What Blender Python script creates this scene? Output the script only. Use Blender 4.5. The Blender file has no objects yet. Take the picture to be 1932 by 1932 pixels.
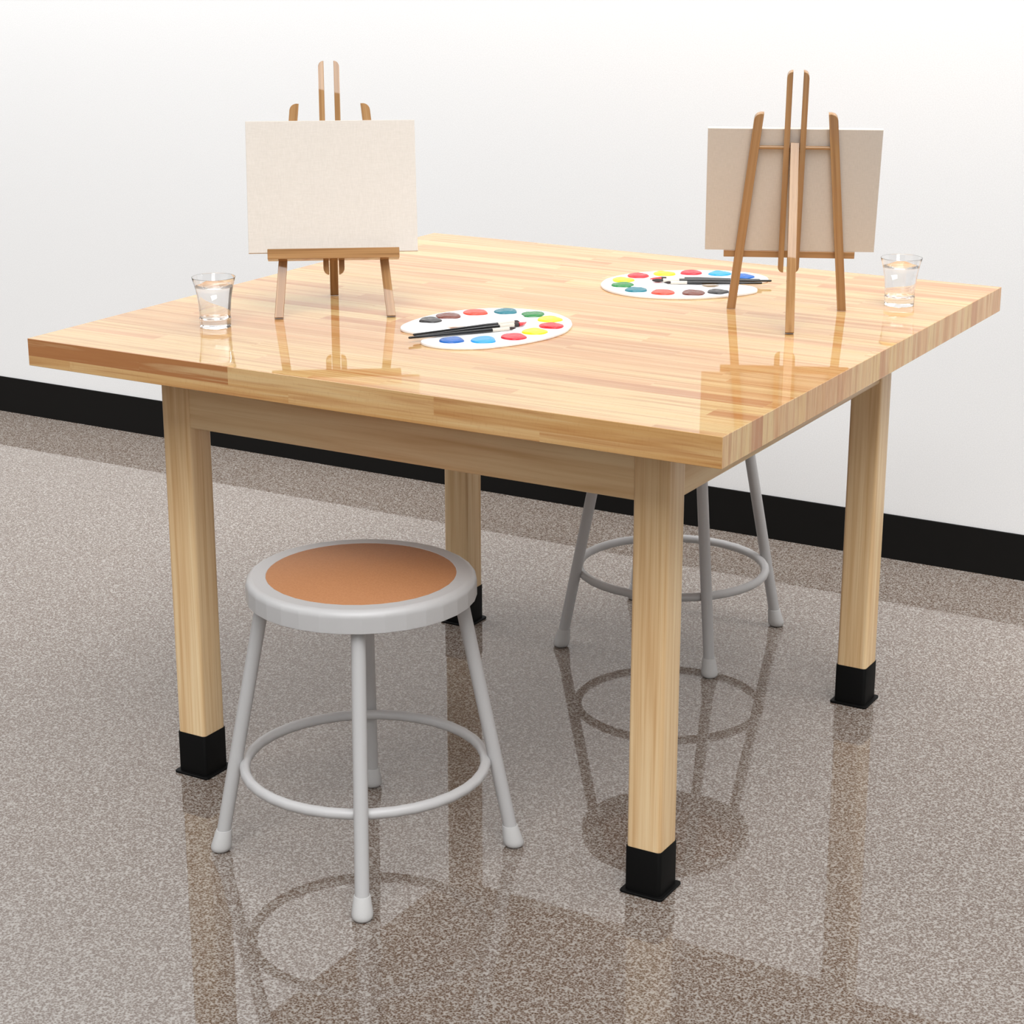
import bpy, bmesh, math, random
from mathutils import Vector, Matrix
random.seed(7)
SC = bpy.context.scene
COL = SC.collection
PI = math.pi

# ------------------------------------------------------------------ helpers
def srgb(r, g, b):
    def f(c):
        c /= 255.0
        return c / 12.92 if c <= 0.04045 else ((c + 0.055) / 1.055) ** 2.4
    return (f(r), f(g), f(b), 1.0)

def dim(c, k):
    ks = k if isinstance(k, tuple) else (k, k, k)
    return tuple(x * q for x, q in zip(c[:3], ks)) + (1.0,)

def link(name, me, mat, parent=None, smooth=True):
    if isinstance(me, bmesh.types.BMesh):
        bm = me
        bmesh.ops.recalc_face_normals(bm, faces=bm.faces[:])
        me = bpy.data.meshes.new(name)
        bm.to_mesh(me)
        bm.free()
    me.name = name
    o = bpy.data.objects.new(name, me)
    COL.objects.link(o)
    if mat is not None:
        me.materials.clear()
        me.materials.append(mat)
    if smooth is True:
        for p in me.polygons:
            p.use_smooth = True
    if parent is not None:
        o.parent = parent
    return o

def sharp(o, deg=35):
    """smooth shading that keeps edges sharper than deg"""
    me = o.data
    bm = bmesh.new(); bm.from_mesh(me)
    lim = math.radians(deg)
    for e in bm.edges:
        if len(e.link_faces) == 2:
            e.smooth = e.calc_face_angle(0.0) < lim
    for f in bm.faces:
        f.smooth = True
    bm.to_mesh(me); bm.free()
    return o

def thing(name, label, cat, loc=(0, 0, 0), rz=0.0, group=None):
    o = bpy.data.objects.new(name, None)
    COL.objects.link(o)
    o.empty_display_size = 0.05
    o.location = loc
    o.rotation_euler = (0, 0, rz)
    return tag(o, label, cat, group)

def tag(o, label, cat, group=None):
    o['label'] = label
    o['category'] = cat
    if group:
        o['group'] = group
    return o

def struct(o):
    o['kind'] = 'structure'
    return o

def copy_tree(o, parent=None):
    c = o.copy(); COL.objects.link(c)
    if parent is not None:
        c.parent = parent
    for ch in [x for x in SC.objects if x.parent == o]:
        copy_tree(ch, c)
    return c

def box_bm(x0, x1, y0, y1, z0, z1, bevel=0.0, seg=2, bm=None):
    b = bmesh.new()
    r = bmesh.ops.create_cube(b, size=1.0)
    for v in b.verts:
        v.co = Vector(((x0 + x1) / 2 + v.co.x * (x1 - x0), (y0 + y1) / 2 + v.co.y * (y1 - y0),
                       (z0 + z1) / 2 + v.co.z * (z1 - z0)))
    if bevel:
        bmesh.ops.bevel(b, geom=b.edges[:], offset=bevel, segments=seg, profile=0.5, affect='EDGES')
    if bm is None:
        return b
    me = bpy.data.meshes.new('tmp'); b.to_mesh(me); b.free()
    bm.from_mesh(me); bpy.data.meshes.remove(me)
    return bm

def lathe_bm(prof, n=64, center=(0, 0), axis=None, closed=False):
    """prof: list of (r, z); axis(z) -> (x, y) shift of the ring at that height"""
    bm = bmesh.new()
    rings = []
    for r, z in prof:
        dx, dy = axis(z) if axis else (0, 0)
        if r < 1e-6:
            rings.append([bm.verts.new((center[0] + dx, center[1] + dy, z))])
        else:
            rings.append([bm.verts.new((center[0] + dx + r * math.cos(2 * PI * k / n),
                                        center[1] + dy + r * math.sin(2 * PI * k / n), z)) for k in range(n)])
    pairs = list(zip(rings, rings[1:]))
    if closed:
        pairs.append((rings[-1], rings[0]))
    for a, b in pairs:
        for k in range(n):
            j = (k + 1) % n
            if len(a) == 1 and len(b) == 1:
                continue
            if len(a) == 1:
                bm.faces.new((a[0], b[j], b[k]))
            elif len(b) == 1:
                bm.faces.new((a[k], a[j], b[0]))
            else:
                bm.faces.new((a[k], a[j], b[j], b[k]))
    return bm

def tube_bm(pts, rad, n=20, closed=False, cap=True):
    bm = bmesh.new()
    pts = [Vector(p) for p in pts]
    rings = []
    m = len(pts)
    rr = rad if isinstance(rad, (list, tuple)) else [rad] * m
    ref = None
    for i, p in enumerate(pts):
        a = pts[(i - 1) % m] if (closed or i > 0) else p
        b = pts[(i + 1) % m] if (closed or i < m - 1) else p
        t = (b - a).normalized()
        if ref is None:
            ref = Vector((0, 0, 1)) if abs(t.z) < 0.9 else Vector((1, 0, 0))
        u = t.cross(ref).normalized()
        w = u.cross(t).normalized()
        ref = w
        rings.append([bm.verts.new(p + rr[i] * (math.cos(2 * PI * k / n) * u + math.sin(2 * PI * k / n) * w)) for k in range(n)])
    pairs = list(zip(rings, rings[1:]))
    if closed:
        pairs.append((rings[-1], rings[0]))
    for a, b in pairs:
        for k in range(n):
            j = (k + 1) % n
            bm.faces.new((a[k], a[j], b[j], b[k]))
    if cap and not closed:
        bm.faces.new(rings[0]); bm.faces.new(rings[-1])
    return bm

def prism_bm(outline, xf, d0, d1, bevel=0.0, seg=2):
    """outline: list of (u, s); xf(u, s, d) -> Vector; solid between d0 and d1"""
    bm = bmesh.new()
    a = [bm.verts.new(Vector((u, s, d0))) for u, s in outline]
    b = [bm.verts.new(Vector((u, s, d1))) for u, s in outline]
    bm.faces.new(a); bm.faces.new(b)
    n = len(a)
    for k in range(n):
        bm.faces.new((a[k], a[(k + 1) % n], b[(k + 1) % n], b[k]))
    if bevel:
        es = [e for e in bm.edges if (abs(e.verts[0].co.z - e.verts[1].co.z) < 1e-9)]
        bmesh.ops.bevel(bm, geom=es, offset=bevel, segments=seg, profile=0.5, affect='EDGES')
    for v in bm.verts:
        v.co = xf(*v.co)
    return bm

def rounded_rect(hw, hh, r, n=5):
    pts = []
    for cx, cy, a0 in ((hw - r, hh - r, 0), (-hw + r, hh - r, 90), (-hw + r, -hh + r, 180), (hw - r, -hh + r, 270)):
        for k in range(n + 1):
            a = math.radians(a0 + 90 * k / n)
            pts.append((cx + r * math.cos(a), cy + r * math.sin(a)))
    return pts

# ------------------------------------------------------------------ materials
class NT:
    def __init__(self, name):
        self.m = bpy.data.materials.new(name)
        self.m.use_nodes = True
        self.t = self.m.node_tree
        self.t.nodes.clear()
        self.out = self.t.nodes.new('ShaderNodeOutputMaterial')
        self.b = self.t.nodes.new('ShaderNodeBsdfPrincipled')
        self.t.links.new(self.b.outputs[0], self.out.inputs[0])
    def n(self, typ, **kw):
        nd = self.t.nodes.new('ShaderNode' + typ)
        for k, v in kw.items():
            setattr(nd, k, v)
        return nd
    def l(self, a, b):
        self.t.links.new(a, b)
    def set(self, **kw):
        for k, v in kw.items():
            self.b.inputs[k.replace('_', ' ')].default_value = v
    def math(self, op, a, b=None, c=None):
        nd = self.n('Math', operation=op)
        for i, x in enumerate((a, b, c)):
            if x is None:
                continue
            if isinstance(x, (int, float)):
                nd.inputs[i].default_value = x
            else:
                self.l(x, nd.inputs[i])
        return nd.outputs[0]
    def noise(self, vec, scale, detail=3, rough=0.55, dist=0.0):
        nd = self.n('TexNoise')
        self.l(vec, nd.inputs['Vector'])
        nd.inputs['Scale'].default_value = scale
        nd.inputs['Detail'].default_value = detail
        nd.inputs['Roughness'].default_value = rough
        nd.inputs['Distortion'].default_value = dist
        return nd.outputs['Fac']
    def scaled(self, vec, s, off=None):
        nd = self.n('VectorMath', operation='MULTIPLY')
        self.l(vec, nd.inputs[0]); nd.inputs[1].default_value = s
        if off is None:
            return nd.outputs[0]
        ad = self.n('VectorMath', operation='ADD')
        self.l(nd.outputs[0], ad.inputs[0]); self.l(off, ad.inputs[1])
        return ad.outputs[0]
    def ramp(self, fac, stops, interp='LINEAR'):
        nd = self.n('ValToRGB')
        nd.color_ramp.interpolation = interp
        el = nd.color_ramp.elements
        while len(el) < len(stops):
            el.new(0.5)
        for e, (p, c) in zip(el, stops):
            e.position = p; e.color = c
        self.l(fac, nd.inputs[0])
        return nd.outputs[0]
    def mix(self, fac, a, b, mode='MIX'):
        nd = self.n('Mix', data_type='RGBA', blend_type=mode)
        for idx, x in ((0, fac), (6, a), (7, b)):
            if isinstance(x, (int, float, tuple)):
                nd.inputs[idx].default_value = x
            else:
                self.l(x, nd.inputs[idx])
        return nd.outputs[2]
    def bump(self, h, strength, dist=0.001):
        nd = self.n('Bump')
        nd.inputs['Strength'].default_value = strength
        nd.inputs['Distance'].default_value = dist
        self.l(h, nd.inputs['Height'])
        self.l(nd.outputs[0], self.b.inputs['Normal'])

def plain(name, rgb, rough=0.5, spec=0.5, coat=0.0, noise=0.0, nscale=200.0):
    t = NT(name)
    c = srgb(*rgb)
    if noise:
        tc = t.n('TexCoord')
        f = t.noise(tc.outputs['Object'], nscale, 3)
        lo = tuple(x * (1 - noise) for x in c[:3]) + (1,)
        hi = tuple(min(1, x * (1 + noise)) for x in c[:3]) + (1,)
        t.l(t.ramp(f, [(0.3, lo), (0.7, hi)]), t.b.inputs['Base Color'])
    else:
        t.set(Base_Color=c)
    t.set(Roughness=rough)
    t.b.inputs['Specular IOR Level'].default_value = spec
    t.b.inputs['Coat Weight'].default_value = coat
    t.b.inputs['Coat Roughness'].default_value = 0.03
    return t.m

def mat_wall():
    t = NT('wall_paint')
    tc = t.n('TexCoord')
    f = t.noise(tc.outputs['Object'], 420, 2)
    t.l(t.ramp(f, [(0.3, srgb(215, 215, 215)), (0.7, srgb(224, 224, 224))]), t.b.inputs['Base Color'])
    t.set(Roughness=0.75)
    t.b.inputs['Specular IOR Level'].default_value = 0.2
    t.bump(f, 0.12, 0.0008)
    return t.m

def mat_floor():
    t = NT('speckled_floor')
    tc = t.n('TexCoord')
    co = tc.outputs['Object']
    v = t.n('TexVoronoi', feature='F1')
    wob = t.n('TexNoise'); wob.inputs['Scale'].default_value = 230; wob.inputs['Detail'].default_value = 3
    t.l(co, wob.inputs['Vector'])
    sub = t.n('VectorMath', operation='SUBTRACT'); t.l(wob.outputs['Color'], sub.inputs[0]); sub.inputs[1].default_value = (0.5, 0.5, 0.5)
    sc = t.n('VectorMath', operation='SCALE'); t.l(sub.outputs[0], sc.inputs[0]); sc.inputs['Scale'].default_value = 0.005
    ad = t.n('VectorMath', operation='ADD'); t.l(co, ad.inputs[0]); t.l(sc.outputs[0], ad.inputs[1])
    t.l(ad.outputs[0], v.inputs['Vector'])
    v.inputs['Scale'].default_value = 300
    v.inputs['Randomness'].default_value = 1.0
    big = t.noise(co, 135, 2)
    d = t.math('ADD', v.outputs['Distance'], t.math('MULTIPLY', t.math('SUBTRACT', big, 0.5), 0.55))
    c = t.ramp(d, [(0.06, FLOOR_DARK), (0.33, FLOOR_MID), (0.54, FLOOR_LIGHT), (0.78, FLOOR_WEB)])
    t.l(c, t.b.inputs['Base Color'])
    t.set(Roughness=0.02)
    t.b.inputs['Specular IOR Level'].default_value = 0.62
    return t.m

FK = 0.53
FLOOR_DARK = dim(srgb(92, 68, 52), FK)
FLOOR_MID = dim(srgb(136, 115, 100), FK)
FLOOR_LIGHT = dim(srgb(168, 155, 145), FK)
FLOOR_WEB = dim(srgb(206, 199, 191), FK)

TOPK = (0.67, 0.585, 0.475)
def mat_butcher():
    """staves glued side by side, running along x"""
    t = NT('butcher_block_wood')
    tc = t.n('TexCoord')
    co = tc.outputs['Object']
    geo = t.n('NewGeometry')
    sx = t.n('SeparateXYZ'); t.l(co, sx.inputs[0])
    sn = t.n('SeparateXYZ'); t.l(geo.outputs['True Normal'], sn.inputs[0])
    isend = t.math('GREATER_THAN', t.math('ABSOLUTE', sn.outputs[0]), 0.7)
    isfront = t.math('GREATER_THAN', t.math('ABSOLUTE', sn.outputs[1]), 0.7)
    x, y, z = sx.outputs
    # lateral coordinate: y on the top and on the ends, z on the long edges
    ycell = t.math('DIVIDE', t.math('ADD', y, 2.0), 0.0381)
    zcell = t.math('ADD', t.math('DIVIDE', t.math('ADD', z, 0.0437), 0.060), 97.0)
    lat = t.math('ADD', t.math('MULTIPLY', ycell, t.math('SUBTRACT', 1.0, isfront)), t.math('MULTIPLY', zcell, isfront))
    row = t.math('FLOOR', lat)
    wn = t.n('TexWhiteNoise', noise_dimensions='1D'); t.l(row, wn.inputs['W'])
    ln = t.math('ADD', t.math('MULTIPLY', wn.outputs['Value'], 0.28), 0.42)
    u = t.math('ADD', t.math('DIVIDE', t.math('ADD', x, 3.0), ln), t.math('MULTIPLY', wn.outputs['Value'], 7.31))
    st = t.math('FLOOR', u)
    cb = t.n('CombineXYZ'); t.l(row, cb.inputs[0]); t.l(st, cb.inputs[1])
    w2 = t.n('TexWhiteNoise', noise_dimensions='2D'); t.l(cb.outputs[0], w2.inputs['Vector'])
    # grain
    offv = t.n('VectorMath', operation='SCALE'); t.l(w2.outputs['Color'], offv.inputs[0]); offv.inputs['Scale'].default_value = 30.0
    og = offv.outputs[0]
    cz = t.n('CombineXYZ'); t.l(x, cz.inputs[0]); t.l(y, cz.inputs[1])
    t.l(t.math('MULTIPLY', z, t.math('MULTIPLY_ADD', isend, -0.94, 1.0)), cz.inputs[2])
    co = cz.outputs[0]
    K = lambda r, g, b: dim(srgb(r, g, b), TOPK)
    bw = lambda f, lo, hi, k: t.math('MULTIPLY', t.ramp(f, [(lo, (0, 0, 0, 1)), (hi, (1, 1, 1, 1))]), k)
    g1 = t.noise(t.scaled(co, (2.6, 85, 85), og), 1.0, 4, 0.6, 0.5)      # streaks
    g2 = t.noise(t.scaled(co, (1.2, 24, 24), og), 1.0, 3, 0.5, 0.6)      # broad bands
    g3 = t.noise(t.scaled(co, (300, 110, 110), og), 1.0, 2, 0.5)         # cross ripple
    g4 = t.noise(t.scaled(co, (4.0, 330, 330), og), 1.0, 3, 0.6, 0.2)    # fine pores
    base = t.ramp(w2.outputs['Value'], [(0.0, K(214, 158, 112)), (0.18, K(232, 184, 136)), (0.40, K(238, 196, 142)), (0.62, K(240, 192, 148)),
                                        (0.82, K(247, 216, 158)), (1.0, K(250, 230, 180))])
    # the long front edge: a darker lamella up to the butt joint, a paler one after it
    lam = t.math('MULTIPLY', t.math('LESS_THAN', x, -0.2062), t.math('GREATER_THAN', z, 0.0163))
    base = t.mix(isfront, base, t.mix(lam, K(231, 189, 130), K(198, 141, 94)))
    c = t.mix(t.math('MULTIPLY', bw(g2, 0.40, 0.62, 0.75), t.math('SUBTRACT', 1.0, t.math('MULTIPLY', lam, isfront))), base, K(249, 221, 174))
    c = t.mix(bw(g1, 0.50, 0.66, 0.7), c, K(205, 150, 98))
    c = t.mix(bw(t.math('SUBTRACT', 1.0, g1), 0.54, 0.70, 0.65), c, K(251, 232, 190))
    c = t.mix(bw(g4, 0.52, 0.70, 0.45), c, K(192, 134, 84))
    c = t.mix(bw(g3, 0.55, 0.75, 0.13), c, K(190, 135, 85))
    t.l(c, t.b.inputs['Base Color'])
    t.set(Roughness=0.03)
    t.b.inputs['Specular IOR Level'].default_value = 0.42
    return t.m

def mat_wood(name, axis, light, mid, dark, fine=90.0, rough=0.35, coat=0.0, lines=0.6, attr=None, spec=0.5):
    t = NT(name)
    if attr:
        at = t.n('Attribute', attribute_name=attr)
        co = at.outputs['Vector']
    else:
        tc = t.n('TexCoord')
        co = tc.outputs['Object']
    oi = t.n('ObjectInfo')
    off = t.n('VectorMath', operation='SCALE')
    cb = t.n('CombineXYZ')
    for k in range(3):
        t.l(oi.outputs['Random'], cb.inputs[k])
    t.l(cb.outputs[0], off.inputs[0]); off.inputs['Scale'].default_value = 40.0
    def sc(long, lat):
        s = [lat, lat, lat]; s[axis] = long
        return tuple(s)
    g1 = t.noise(t.scaled(co, sc(2.0, fine), off.outputs[0]), 1.0, 3, 0.55, 0.3)
    g2 = t.noise(t.scaled(co, sc(4.0, fine * 5), off.outputs[0]), 1.0, 3, 0.6)
    c = t.ramp(g1, [(0.32, light), (0.52, mid), (0.75, dark)])
    c = t.mix(t.math('MULTIPLY', t.ramp(g2, [(0.52, (0, 0, 0, 1)), (0.72, (1, 1, 1, 1))]), lines), c, dark)
    t.l(c, t.b.inputs['Base Color'])
    t.set(Roughness=rough)
    t.b.inputs['Coat Weight'].default_value = coat
    t.b.inputs['Coat Roughness'].default_value = 0.008
    t.b.inputs['Specular IOR Level'].default_value = spec
    return t.m

def grain(o, fn):
    """store along-the-grain coordinates (across, along, depth) on every vertex"""
    at = o.data.attributes.new('grain', 'FLOAT_VECTOR', 'POINT')
    for i, v in enumerate(o.data.vertices):
        at.data[i].vector = fn(v.co)
    return o

def mat_canvas():
    t = NT('woven_canvas')
    co = t.n('Attribute', attribute_name='grain').outputs['Vector']
    a = t.noise(t.scaled(co, (1900, 90, 90)), 1.0, 2)
    b = t.noise(t.scaled(co, (90, 1900, 90)), 1.0, 2)
    f = t.math('ADD', t.math('MULTIPLY', a, 0.5), t.math('MULTIPLY', b, 0.5))
    t.l(t.ramp(f, [(0.36, dim(srgb(226, 218, 208), 0.80)), (0.64, dim(srgb(239, 231, 222), 0.80))]), t.b.inputs['Base Color'])
    t.set(Roughness=0.85)
    t.b.inputs['Specular IOR Level'].default_value = 0.2
    t.bump(f, 0.2, 0.0004)
    return t.m

def mat_board():
    t = NT('pressed_hardboard')
    tc = t.n('TexCoord')
    f = t.noise(tc.outputs['Object'], 350, 4, 0.7)
    t.l(t.ramp(f, [(0.3, dim(srgb(186, 128, 86), 0.76)), (0.7, dim(srgb(203, 145, 102), 0.76))]), t.b.inputs['Base Color'])
    t.set(Roughness=0.6)
    t.b.inputs['Specular IOR Level'].default_value = 0.3
    return t.m

def mat_glass(name, ior, tint=(1, 1, 1, 1)):
    t = NT(name)
    t.t.nodes.remove(t.b)
    g = t.n('BsdfGlass')
    g.inputs['IOR'].default_value = ior
    g.inputs['Roughness'].default_value = 0.0
    g.inputs['Color'].default_value = tint
    t.l(g.outputs[0], t.out.inputs[0])
    return t.m

M = {}
M['wall'] = mat_wall()
M['floor'] = mat_floor()
M['base'] = plain('black_vinyl', (15, 14, 13), 0.6, 0.15)
M['top'] = mat_butcher()
PINE = tuple(dim(srgb(*c), 0.96) for c in ((231, 205, 163), (222, 190, 145), (198, 156, 106)))
M['pine_z'] = mat_wood('pine_upright', 2, *PINE, fine=85, lines=0.6)
M['pine_x'] = mat_wood('pine_lengthwise', 0, *PINE, fine=45, lines=0.3)
M['pine_y'] = mat_wood('pine_crosswise', 1, *PINE, fine=45, lines=0.3)
M['boot'] = plain('black_powder_coat', (10, 10, 10), 0.55, 0.12)
EAS = tuple(dim(srgb(*c), 0.84) for c in ((195, 154, 108), (182, 139, 93), (144, 105, 68)))
M['easel_z'] = mat_wood('oiled_beech_upright', 1, *EAS, fine=170, rough=0.5, coat=1.0, lines=0.5, attr='grain', spec=0.0)
M['easel_x'] = mat_wood('oiled_beech_lengthwise', 0, *EAS, fine=170, rough=0.5, coat=1.0, lines=0.5, attr='grain', spec=0.0)
M['canvas'] = mat_canvas()
M['board'] = mat_board()
M['grey'] = plain('grey_enamel', (181, 180, 180), 0.38, 0.5)
M['rubber'] = plain('pale_grey_rubber', (186, 185, 184), 0.6, 0.3, noise=0.03, nscale=900)
M['palette'] = plain('glossy_white_plastic', (250, 250, 251), 0.12, 0.5)
M['handle'] = plain('black_lacquer', (14, 14, 15), 0.16, 0.6)
M['ferrule'] = plain('cream_ferrule', (206, 199, 187), 0.35, 0.5)
M['bristle'] = plain('dark_bristle', (58, 48, 48), 0.6, 0.3, noise=0.25, nscale=1500)
M['redpaint'] = plain('red_paint_on_bristle', (205, 28, 36), 0.35, 0.5)
M['glass'] = mat_glass('clear_glass', 1.47)
M['water'] = mat_glass('clear_water', 1.33)

# ------------------------------------------------------------------ setting
H = 0.78147      # tabletop height
WALL_Y = 1.281
o = struct(link('floor', box_bm(-6, 6, -6.5, WALL_Y, -0.05, 0.0), M['floor'], smooth=False))
o = struct(link('wall_back', box_bm(-6, 6, WALL_Y, WALL_Y + 0.1, -0.05, 3.2), M['wall'], smooth=False))
o = struct(link('baseboard_back', box_bm(-6, 6, WALL_Y - 0.004, WALL_Y, 0.0, 0.106, 0.001, 1), M['base'], smooth=False))

# ------------------------------------------------------------------ table
def build_table():
    tb = thing('work_table', 'square butcher block work table on four pine legs with black boots', 'table', (0, 0, 0))
    hw = 0.6096
    T = 0.04432
    bm = box_bm(-hw, hw, -hw, hw, 0, T, 0.0006, 1)
    top = link('tabletop', bm, M['top'], tb, smooth=False)
    top.location = (0, 0, H - T)
    zt = H - T
    L = 0.43515
    h = 0.0286
    for sx, sy in ((-1, -1), (1, -1), (1, 1), (-1, 1)):
        pts = rounded_rect(h, h, 0.006, 4)
        bm = prism_bm(pts, lambda u, s, d: Vector((u, s, d)), 0.0045, zt)
        lg = link('leg', bm, M['pine_z'], tb)
        sharp(lg)
        lg.location = (sx * L, sy * L, 0)
        # black boot: a square sleeve on a foot plate
        bm = prism_bm(rounded_rect(0.0364, 0.0364, 0.006, 4), lambda u, s, d: Vector((u, s, d)), 0.0, 0.0042, 0.0008, 1)
        po = rounded_rect(0.0301, 0.0301, 0.0062, 4)
        pi_ = rounded_rect(0.02865, 0.02865, 0.006, 4)
        n = len(po)
        r0 = [bm.verts.new((u, s, 0.0042)) for u, s in po]
        r1 = [bm.verts.new((u, s, 0.0762)) for u, s in po]
        r2 = [bm.verts.new((u, s, 0.0768)) for u, s in [(a * 0.99, b * 0.99) for a, b in po]]
        r3 = [bm.verts.new((u, s, 0.0768)) for u, s in pi_]
        r4 = [bm.verts.new((u, s, 0.0045)) for u, s in pi_]
        for a, b in ((r0, r1), (r1, r2), (r2, r3), (r3, r4)):
            for k in range(n):
                bm.faces.new((a[k], a[(k + 1) % n], b[(k + 1) % n], b[k]))
        bt = sharp(link('leg_boot', bm, M['boot'], lg))
        bt['label'] = 'black square boot with a foot plate'
    rec = 0.0035
    f = L + h - rec
    za = 0.6245
    for s in (-1, 1):
        y0, y1 = (s * f, s * (f - 0.02))
        sharp(link('apron', box_bm(-(L - h) - 0.004, (L - h) + 0.004, min(y0, y1), max(y0, y1), za, zt, 0.004, 3), M['pine_x'], tb))
        sharp(link('apron', box_bm(min(y0, y1), max(y0, y1), -(L - h) - 0.004, (L - h) + 0.004, za, zt, 0.004, 3), M['pine_y'], tb))
build_table()

# ------------------------------------------------------------------ stools
def build_stool():
    r = thing('stool', 'grey metal stool with a round brown seat, tucked under the near table edge', 'stool', (0, 0, 0), 0, 'grey stools at the table')
    # seat pan: rolled edge, open below
    R = 0.1776
    prof = [(0.1462, 0.4605), (0.1462, 0.4662), (0.1475, 0.4668), (0.163, 0.4668)]
    for k in range(1, 13):
        a = math.radians(90 - 7.5 * k)
        prof.append((0.1655 + 0.0121 * math.cos(a), 0.4548 + 0.0121 * math.sin(a)))
    prof += [(R, 0.4325), (R - 0.0006, 0.4318), (R - 0.0018, 0.4318), (R - 0.0024, 0.4325), (R - 0.0024, 0.4545), (0.165, 0.4610), (0.150, 0.4605)]
    pan = link('seat_pan', lathe_bm(prof, 34, closed=True), M['grey'], r)
    sharp(pan, 9)
    bd = link('seat_board', lathe_bm([(0, 0.4612), (0.1455, 0.4612), (0.1462, 0.4618), (0.1462, 0.4664), (0.1455, 0.4668), (0, 0.4668)], 48), M['board'], r)
    sharp(bd)
    bd['label'] = 'brown hardboard seat disc'
    # foot ring
    n = 36
    ring = link('foot_ring', tube_bm([(0.1900 * math.cos(2 * PI * k / n), 0.1900 * math.sin(2 * PI * k / n), 0.151) for k in range(n)], 0.0085, 12, closed=True), M['grey'], r)
    r0, sl = 0.2353, 0.196
    for k in range(4):
        a = PI / 4 + k * PI / 2
        ca, sa = math.cos(a), math.sin(a)
        P = lambda z: ((r0 - sl * z) * ca, (r0 - sl * z) * sa, z)
        lg = link('leg', tube_bm([P(0.006), P(0.15), P(0.30), P(0.4575)], 0.0111, 24), M['grey'], r)
        sharp(lg)
        ax = lambda z: ((r0 - sl * z) * ca, (r0 - sl * z) * sa)
        ft = link('rubber_foot', lathe_bm([(0, 0), (0.009, 0.0), (0.0135, 0.0018), (0.0158, 0.005), (0.0166, 0.0095), (0.0160, 0.014),
                                           (0.0128, 0.0365), (0.0124, 0.0375), (0.0112, 0.0375), (0.0110, 0.030)], 28, axis=ax), M['rubber'], lg)
        sharp(ft, 50)
        ft['label'] = 'pale grey rubber foot cap'
    return r
stool = build_stool()
stool2 = copy_tree(stool)
stool.location = (-0.0162, -0.543, 0)
stool.rotation_euler.z = math.radians(32.2 - 45)
stool2.location = (-0.018, 0.570, 0)
stool2['label'] = 'grey metal stool behind the table, by the back wall, its seat hidden by the tabletop'

# ------------------------------------------------------------------ easels and canvases
AT = 0.3109        # lean of the easel
SA, CA = math.sin(AT), math.cos(AT)
def XF(u, s, d):
    return Vector((u, s * SA + d * CA, s * CA - d * SA))

def INV(c):
    return Vector((c.x, c.y * SA + c.z * CA, c.y * CA - c.z * SA))

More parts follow.
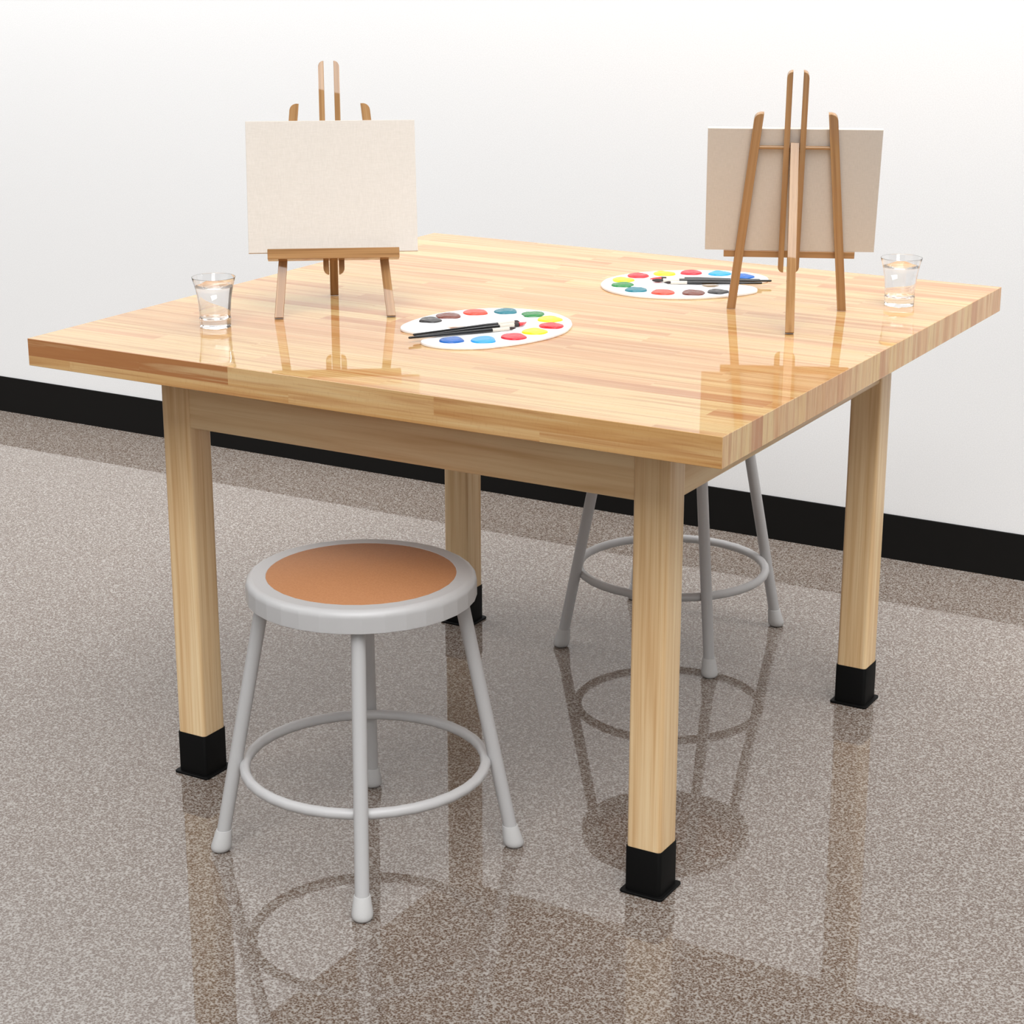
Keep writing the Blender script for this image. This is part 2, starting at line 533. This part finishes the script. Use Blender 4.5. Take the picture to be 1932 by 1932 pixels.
def build_easel():
    r = thing('table_easel', 'wooden tabletop easel facing the viewer, at the left of the table', 'easel', (0, 0, 0), 0, 'wooden tabletop easels')
    LT = 0.0105
    L, fi, ti, lw = 0.3592, 0.0866, 0.0516, 0.0148
    # two slanting front legs with rounded outer top corner
    for sg in (-1, 1):
        pts = [(sg * fi, 0.0), (sg * ti, L)]
        c = 0.0105
        ex, ey = sg * (ti + lw), L
        du = (fi - ti) / L
        for k in range(7):
            a = math.radians(90 - 15 * k)
            pts.append((sg * (ti + lw - c + c * math.cos(a)) + sg * du * (c - c * math.sin(a)), L - c + c * math.sin(a)))
        pts.append((sg * (fi + lw), 0.0))
        grain(sharp(link('front_leg', prism_bm(pts, XF, -LT, 0.0, 0.0006, 1), M['easel_z'], r)),
              lambda c: (lambda q: Vector((q.x + sg * du * q.y, q.y, q.z)))(INV(c)))
    # twin masts
    p0, p1, pin, pw = 0.0718, 0.4309, 0.0083, 0.0094
    for sg in (-1, 1):
        pts = []
        c = 0.0085
        pts.append((sg * pin, p0)); pts.append((sg * pin, p1))
        for k in range(7):
            a = math.radians(90 - 15 * k)
            pts.append((sg * (pin + pw - c + c * math.cos(a)), p1 - c * 1.25 + 1.25 * c * math.sin(a)))
        for k in range(7):
            a = math.radians(-15 * k)
            pts.append((sg * (pin + pw - c + c * math.cos(a)), p0 + c * 1.25 + 1.25 * c * math.sin(a)))
        grain(sharp(link('mast', prism_bm(pts, XF, -LT, 0.0, 0.0006, 1), M['easel_z'], r)), INV)
    # cross dowel through the masts into the legs
    s = 0.2985
    grain(sharp(link('crossbar', tube_bm([XF(-0.062, s, -0.0055), XF(0.062, s, -0.0055)], 0.003, 16), M['easel_x'], r)), INV)
    # canvas tray: shallow L with a front lip
    t0, t1, tu = 0.0946, 0.1117, 0.1096
    d0, d1, d2 = -0.0365, -0.0285, -0.0105
    bm = bmesh.new()
    sec = [(t0, d0), (t1, d0), (t1, d1), (0.1074, d1), (0.1074, d2 - 0.0001), (t0, d2 - 0.0001)]
    a = [bm.verts.new((-tu, s_, d_)) for s_, d_ in sec]
    b = [bm.verts.new((tu, s_, d_)) for s_, d_ in sec]
    n = len(sec)
    bm.faces.new(a); bm.faces.new(b)
    for k in range(n):
        bm.faces.new((a[k], a[(k + 1) % n], b[(k + 1) % n], b[k]))
    bmesh.ops.bevel(bm, geom=bm.edges[:], offset=0.0006, segments=1, affect='EDGES')
    for v in bm.verts:
        v.co = XF(*v.co)
    grain(sharp(link('tray', bm, M['easel_x'], r)), INV)
    # prop leg between the masts
    topc = XF(0, 0.3099, -0.0005)
    foot = Vector((0, 0.1936, 0))
    dirv = (topc - foot).normalized()
    nrm = Vector((0, dirv.z, -dirv.y))
    if nrm.y < 0: nrm = -nrm
    bw, th = 0.0072, 0.012
    bm = bmesh.new()
    vs = []
    for base in (foot, topc):
        for dd in (0.0, th):
            for u in (-bw, bw):
                vs.append(bm.verts.new(base + nrm * (dd - (th if base is topc else 0)) + Vector((u, 0, 0)) + (Vector((0, 0, 0.0)) if base is foot else Vector())))
    for q in ((0, 1, 3, 2), (4, 5, 7, 6), (0, 1, 5, 4), (2, 3, 7, 6), (0, 2, 6, 4), (1, 3, 7, 5)):
        bm.faces.new([vs[i] for i in q])
    # the sole is cut square, the outer edge just lifts off the table
    lo = min(v.co.z for v in vs)
    for v in vs[:4]:
        v.co.z -= lo
    bmesh.ops.bevel(bm, geom=bm.edges[:], offset=0.0006, segments=1, affect='EDGES')
    grain(sharp(link('prop_leg', bm, M['easel_z'], r)), lambda c: Vector((c.x, (c - foot).dot(dirv), (c - foot).dot(nrm))))
    return r

def build_canvas():
    cw, c0, c1 = 0.1414, 0.1076, 0.3287
    bm = prism_bm([(-cw, c0), (cw, c0), (cw, c1), (-cw, c1)], XF, -0.0107 - 0.0074, -0.0107, 0.0006, 1)
    o = link('canvas_panel', bm, M['canvas'], None, smooth=False)
    return grain(o, INV)

EL = ((-0.2781, -0.2243, H + 0.0001), 0.6184)
ER = ((0.3536, 0.2158, H + 0.0001), 3.5645)
e1 = build_easel()
e2 = copy_tree(e1)
for e, (loc, rz) in ((e1, EL), (e2, ER)):
    e.location = loc; e.rotation_euler.z = rz
e2['label'] = 'wooden tabletop easel seen from behind at the right, its prop leg towards the viewer'
c1 = build_canvas()
c2 = c1.copy(); COL.objects.link(c2)
for c, (loc, rz) in ((c1, EL), (c2, ER)):
    c.location = loc; c.rotation_euler.z = rz
tag(c1, 'blank cream canvas facing the viewer on the left easel', 'canvas', 'blank canvases on the easels')
tag(c2, 'blank canvas turned away, its shaded back behind the legs of the right easel', 'canvas', 'blank canvases on the easels')

# ------------------------------------------------------------------ palettes
OUT = [(-149, 4), (-143, 28), (-124, 58), (-96, 90), (-62, 117), (-18, 134), (24, 139), (62, 130), (96, 108), (122, 74), (134, 30),
       (133, 2), (128, -22), (110, -62), (77, -100), (33, -131), (-8, -149), (-40, -158), (-70, -157), (-98, -148), (-118, -132),
       (-129, -112), (-127, -95), (-113, -83), (-90, -68), (-76, -53), (-74, -45), (-82, -39), (-108, -36), (-130, -29), (-144, -14)]
def catmull(pts, n=5):
    res = []
    m = len(pts)
    for i in range(m):
        p0, p1, p2, p3 = (Vector(pts[(i + k - 1) % m]) for k in range(4))
        for j in range(n):
            t = j / n
            res.append(0.5 * ((2 * p1) + (-p0 + p2) * t + (2 * p0 - 5 * p1 + 4 * p2 - p3) * t * t + (-p0 + 3 * p1 - 3 * p2 + p3) * t ** 3))
    return res

def palette_mesh():
    cu = bpy.data.curves.new('palette_outline', 'CURVE')
    cu.dimensions = '2D'; cu.fill_mode = 'BOTH'
    cu.extrude = 0.0013; cu.bevel_depth = 0.0012; cu.bevel_resolution = 2
    for pts in (catmull([(x / 1000, y / 1000) for x, y in OUT]),
                [Vector((-0.0595 + 0.0165 * math.cos(2 * PI * k / 36), -0.003 + 0.0165 * math.sin(2 * PI * k / 36))) for k in range(36)]):
        sp = cu.splines.new('POLY')
        sp.points.add(len(pts) - 1)
        for p, q in zip(sp.points, pts):
            p.co = (q[0], q[1], 0, 1)
        sp.use_cyclic_u = True
    ob = bpy.data.objects.new('tmp_curve', cu)
    COL.objects.link(ob)
    dg = bpy.context.evaluated_depsgraph_get()
    me = bpy.data.meshes.new_from_object(ob.evaluated_get(dg))
    bpy.data.objects.remove(ob); bpy.data.curves.remove(cu)
    for v in me.vertices:
        v.co.z += 0.0025
    return me

DABS = [('black', (56, 54, 53), (-94.8, 51.2), 19), ('brown', (112, 58, 46), (-60.3, 81.2), 21), ('orange red', (232, 66, 44), (-11.2, 101.9), 21),
        ('teal', (28, 112, 126), (41, 101.8), 19.5), ('green', (34, 122, 58), (81.8, 69.3), 19.5), ('lemon yellow', (250, 225, 40), (101.4, 24), 20.5),
        ('bright red', (226, 36, 46), (94.2, -27.9), 20.5), ('golden yellow', (253, 208, 20), (59.1, -69.0), 20.5), ('crimson', (206, 34, 50), (18.9, -102.2), 21),
        ('sky blue', (40, 152, 236), (-32.3, -117.5), 21), ('blue', (18, 92, 172), (-82.3, -110.5), 19.5), ('white', (246, 246, 248), (-117, 0), 17)]
DABM = {n: plain('paint_' + n.replace(' ', '_'), c, 0.22, 0.5) for n, c, _, _ in DABS}

def dab_bm(R, seed):
    rnd = random.Random(seed)
    bm = bmesh.new()
    ph = [rnd.uniform(0, 6.28) for _ in range(6)]
    am = [rnd.uniform(0.01, 0.05) for _ in range(4)]
    nr, na = 11, 40
    def rad(a):
        return R * (1 + sum(am[k] * math.sin((k + 2) * a + ph[k]) for k in range(4)))
    hgt = 0.0043
    rings = []
    top = bm.verts.new((0, 0, hgt * 0.95))
    for i in range(1, nr + 1):
        q = math.sin(PI / 2 * i / nr)
        row = []
        for k in range(na):
            a = 2 * PI * k / na
            z = hgt * (max(0.0, 1 - q ** 5)) ** 0.5 * (0.9 + 0.1 * q * q)
            sw = 0.0006 * math.sin(q * 9.0 - a + ph[4]) * (1 - q) * q * 4
            sw += 0.0004 * math.sin(3 * a + ph[5]) * q * (1 - q) * 3
            row.append(bm.verts.new((rad(a) * q ** 0.8 * math.cos(a), rad(a) * q ** 0.8 * math.sin(a), max(0.0, z + sw))))
        rings.append(row)
    for k in range(na):
        bm.faces.new((top, rings[0][k], rings[0][(k + 1) % na]))
    for a, b in zip(rings, rings[1:]):
        for k in range(na):
            bm.faces.new((a[k], b[k], b[(k + 1) % na], a[(k + 1) % na]))
    bm.faces.new(rings[-1])
    return bm

pal = thing('paint_palette', 'white paint palette with colour dabs nearest the viewer, before the left easel', 'palette', (0, 0, 0), 0, 'white paint palettes')
sharp(link('palette_board', palette_mesh(), M['palette'], pal), 60)
for i, (n, c, (x, y), R) in enumerate(DABS):
    d = sharp(link('paint_dab', dab_bm(R / 1000, 11 + i), DABM[n], pal), 70)
    d.location = (x / 1000, y / 1000, 0.0049)
    d['label'] = n + ' dab of paint'
pal2 = copy_tree(pal)
pal.location = (-0.0064, -0.1657, H); pal.rotation_euler.z = math.radians(40)
pal2.location = (0.098, 0.3269, H); pal2.rotation_euler.z = math.radians(182.95)
pal2['label'] = 'white paint palette with colour dabs farther from the viewer, partly behind the right easel'

# ------------------------------------------------------------------ brushes
def brush(label, hnd, f0, f1, tip, kind, group, lift=0.0):
    """hnd: handle end, f0/f1: ferrule ends, tip: end of the bristles (world x, y)"""
    p = Vector((hnd[0], hnd[1], 0)); q = Vector((tip[0], tip[1], 0))
    ax = (q - p); Ltot = ax.length; ax.normalize()
    L0 = (Vector((f0[0], f0[1], 0)) - p).dot(ax)
    L1 = (Vector((f1[0], f1[1], 0)) - p).dot(ax)
    small = kind == 'fine'
    rm = 0.0031 if small else 0.0036
    zc = H + 0.0054 + rm + lift
    r = thing('paint_brush', label, 'paintbrush', (p.x, p.y, zc), math.atan2(ax.y, ax.x), group)
    def along(prof, flat=1.0, n=24):
        bm = lathe_bm(prof, n)
        for v in bm.verts:
            x, y, z = v.co
            v.co = Vector((z, x, y * flat))
        return bm
    prof = [(0, 0), (0.0013, 0.0004), (0.0019, 0.002), (0.0022, L0 * 0.3), (rm * 0.85, L0 * 0.62), (rm, L0 * 0.85), (rm * 0.9, L0 - 0.001), (rm * 0.85, L0 + 0.003)]
    h = sharp(link('handle', along(prof), M['handle'], r), 60)
    h['label'] = 'black lacquered handle'
    fr = rm * 0.98
    f = sharp(link('ferrule', along([(0, L0), (fr, L0), (fr, L0 + 0.004), (fr * 0.92, L0 + 0.0045), (fr, L0 + 0.005), (fr, L1), (0, L1)]), M['ferrule'], r), 40)
    f['label'] = 'cream ferrule'
    w = Ltot - L1
    if kind == 'fine':
        b = link('bristles', along([(fr * 0.75, L1 - 0.001), (fr * 0.85, L1 + w * 0.35), (fr * 0.5, L1 + w * 0.7), (0.0002, Ltot), (0, Ltot)]), M['bristle'], r)
    elif kind == 'round':
        b = link('bristles', along([(fr * 0.9, L1 - 0.001), (fr * 1.45, L1 + w * 0.35), (fr * 1.35, L1 + w * 0.65), (fr * 0.7, L1 + w * 0.9), (0, Ltot)], 0.62), M['bristle'], r)
    else:
        # angled flat brush, its far half loaded with red paint
        def flat_bm(x0, x1, w0, w1, t0, t1, slant):
            bm = bmesh.new()
            rows = []
            for j in range(5):
                k = j / 4
                x = x0 + (x1 - x0) * k
                ww = w0 + (w1 - w0) * k
                tt = t0 + (t1 - t0) * k
                row = []
                for i in range(12):
                    a = 2 * PI * i / 12
                    yy = ww * math.cos(a)
                    row.append(bm.verts.new((x + slant * k * yy / max(w1, 1e-6) * 0.5, yy, tt * math.sin(a))))
                rows.append(row)
            for a, b_ in zip(rows, rows[1:]):
                for i in range(12):
                    bm.faces.new((a[i], a[(i + 1) % 12], b_[(i + 1) % 12], b_[i]))
            bm.faces.new(rows[0]); bm.faces.new(rows[-1])
            return bm
        xm = L1 + w * 0.42
        b = link('bristles', flat_bm(L1 - 0.001, xm, fr * 0.95, fr * 1.7, fr * 0.9, fr * 0.98, 0.004), M['bristle'], r)
        pt = link('wet_tip', flat_bm(xm - 0.0005, Ltot, fr * 1.72, fr * 2.2, fr * 0.99, fr * 0.45, 0.016), M['redpaint'], b)
        pt['label'] = 'tip loaded with red paint'
        sharp(pt, 50)
    sharp(b, 50)
    return r
GB = 'paintbrushes on the palettes'
brush('black paintbrush with a wide dark tip, farthest of three on the near palette', (-0.0663, -0.311), (0.002, -0.1692), (0.016, -0.1416), (0.0287, -0.1362), 'round', GB)
brush('black paintbrush with a red paint-loaded tip, middle one of three on the near palette', (-0.0566, -0.3223), (0.0107, -0.1815), (0.0285, -0.1601), (0.0440, -0.1440), 'red', GB)
brush('black paintbrush with a fine dark tip, closest of three on the near palette', (-0.0615, -0.332), (0.0194, -0.2117), (0.0388, -0.1891), (0.0485, -0.1806), 'fine', GB)
brush('black paintbrush with a red paint-loaded tip, farthest of three on the far palette', (0.222, 0.4092), (0.0938, 0.3572), (0.0657, 0.3398), (0.0470, 0.3260), 'red', GB)
brush('black paintbrush with a wide dark tip, middle one of three on the far palette', (0.2433, 0.4118), (0.0937, 0.3343), (0.0693, 0.3180), (0.0520, 0.3060), 'round', GB)
brush('black paintbrush with a fine dark tip, closest of three on the far palette', (0.2363, 0.3851), (0.1166, 0.3202), (0.0905, 0.3062), (0.0792, 0.3000), 'fine', GB)

# ------------------------------------------------------------------ glasses of water
def glass_bm():
    out = [(0, 0.0), (0.0247, 0.0), (0.0254, 0.0007), (0.0262, 0.0144), (0.0262, 0.0150), (0.0254, 0.0153)]
    body = [(0.0255, 0.018), (0.0259, 0.026), (0.0266, 0.036), (0.0278, 0.047), (0.0296, 0.058), (0.0318, 0.068), (0.0340, 0.076), (0.0358, 0.0822)]
    inn = [(r - 0.0006, z) for r, z in body]
    prof = out + body + [(0.03565, 0.0826), (0.0354, 0.0826)] + inn[::-1] + [(0.0240, 0.0168), (0.0222, 0.0158), (0, 0.0157)]
    return lathe_bm(prof, 72)
def water_bm():
    zs = 0.0672
    body = [(0.0241, 0.0168), (0.0250, 0.018), (0.0254, 0.026), (0.0261, 0.036), (0.0273, 0.047), (0.0291, 0.058), (0.0308, 0.0662), (0.03115, zs)]
    return lathe_bm([(0, 0.01565), (0.0222, 0.01575)] + body + [(0.0300, zs - 0.0003), (0, zs - 0.0003)], 72)
g1 = link('drinking_glass', glass_bm(), M['glass']); sharp(g1, 22)
g2 = g1.copy(); COL.objects.link(g2)
w1 = link('water', water_bm(), M['water']); sharp(w1, 22)
w2 = w1.copy(); COL.objects.link(w2)
for g, w, (x, y), side in ((g1, w1, (-0.4058, -0.3847), 'left'), (g2, w2, (0.5053, 0.3569), 'right')):
    g.location = (x, y, H + 0.0002); w.location = (x, y, H + 0.0002)
tag(g1, 'clear drinking glass beside the left easel, near the left corner of the table', 'glass', 'water glasses on the table')
tag(g2, 'clear drinking glass beside the right easel, near the right corner of the table', 'glass', 'water glasses on the table')
tag(w1, 'clear water filling the glass beside the left easel', 'water', 'water in the glasses')
tag(w2, 'clear water filling the glass beside the right easel', 'water', 'water in the glasses')

# ------------------------------------------------------------------ light
w = bpy.data.worlds.new('studio_environment')
SC.world = w
w.use_nodes = True
nt = w.node_tree
bg = nt.nodes['Background']

def wmath(op, *a):
    nd = nt.nodes.new('ShaderNodeMath'); nd.operation = op
    for k, x in enumerate(a):
        if isinstance(x, (int, float)):
            nd.inputs[k].default_value = x
        else:
            nt.links.new(x, nd.inputs[k])
    return nd.outputs[0]

wtc = nt.nodes.new('ShaderNodeTexCoord')
WDIR = wtc.outputs['Generated']
def wdot(v):
    nd = nt.nodes.new('ShaderNodeVectorMath'); nd.operation = 'DOT_PRODUCT'
    nt.links.new(WDIR, nd.inputs[0]); nd.inputs[1].default_value = v
    return nd.outputs['Value']

def sky_box(az, el, hw, hh, roll, strength, soft=0.0006):
    """a rectangular softbox of the studio environment; angles in degrees"""
    a, e, r = math.radians(az), math.radians(el), math.radians(roll)
    c = Vector((math.cos(a) * math.cos(e), math.sin(a) * math.cos(e), math.sin(e)))
    u0 = Vector((-math.sin(a), math.cos(a), 0)); v0 = c.cross(u0)
    u = u0 * math.cos(r) + v0 * math.sin(r); v = -u0 * math.sin(r) + v0 * math.cos(r)
    dc = wmath('MAXIMUM', wdot(c), 0.001)
    res = None
    for ax, h in ((u, hw), (v, hh)):
        q = wmath('ABSOLUTE', wmath('DIVIDE', wdot(ax), dc))
        m = wmath('MULTIPLY_ADD', q, -1.0 / soft, math.tan(math.radians(h)) / soft + 0.5)
        m = wmath('MINIMUM', wmath('MAXIMUM', m, 0.0), 1.0)
        res = m if res is None else wmath('MULTIPLY', res, m)
    return wmath('MULTIPLY', res, strength)

def make_world(zenith, base, boxes):
    sx = nt.nodes.new('ShaderNodeSeparateXYZ'); nt.links.new(WDIR, sx.inputs[0])
    t = wmath('MULTIPLY_ADD', wmath('POWER', wmath('MAXIMUM', sx.outputs[2], 0.0), 3.0), zenith, base)
    for b in boxes:
        t = wmath('ADD', t, sky_box(*b))
    nt.links.new(t, bg.inputs[1])
    bg.inputs[0].default_value = (1.0, 1.0, 1.0, 1)
make_world(0.0, 0.14, [
    (-66, 48.7, 17, 16.5, -6.7, 6.6),   # large front softbox
    (-50, 19.05, 9, 5, -15, 5.8),       # low strip
    (-150, 48, 11, 11, 0, 4.2, 0.12),  # left key
    (-24, 62, 17, 17, 0, 4.3, 0.2),
    (-115, 14, 26, 8, 0, 0.5, 0.15),
])

def area(name, loc, target, sx, sy, power, color=(1, 1, 1)):
    l = bpy.data.lights.new(name, 'AREA')
    l.shape = 'RECTANGLE'; l.size = sx; l.size_y = sy; l.energy = power; l.color = color
    o = bpy.data.objects.new(name, l)
    COL.objects.link(o)
    o.location = loc
    o.rotation_euler = (Vector(target) - Vector(loc)).to_track_quat('-Z', 'Y').to_euler()
    return o
area('added_wall_fill', (-0.6, 0.62, 2.35), (-0.6, WALL_Y, 1.25), 8.0, 0.3, 72)  # unseen strip light, added so the wall grows brighter towards the top


# ------------------------------------------------------------------ camera
cam = bpy.data.cameras.new('camera')
cam.sensor_width = 36.0
cam.lens = 3758.6 / 1932 * 36.0
co = bpy.data.objects.new('camera', cam)
COL.objects.link(co)
yaw, pitch = -0.52677, -0.29889
fw = Vector((math.sin(yaw) * math.cos(pitch), math.cos(yaw) * math.cos(pitch), math.sin(pitch)))
co.location = (1.63952, -2.92972, 1.45626)
co.rotation_euler = fw.to_track_quat('-Z', 'Y').to_euler()
SC.camera = co

# ------------------------------------------------------------------ view
vs = SC.view_settings
vs.view_transform = 'Standard'
vs.look = 'None'
vs.gamma = 1.0
vs.exposure = 0.0
vs.use_curve_mapping = False
SC.cycles.use_denoising = True
SC.cycles.max_bounces = 16
SC.cycles.transmission_bounces = 14
SC.cycles.glossy_bounces = 6
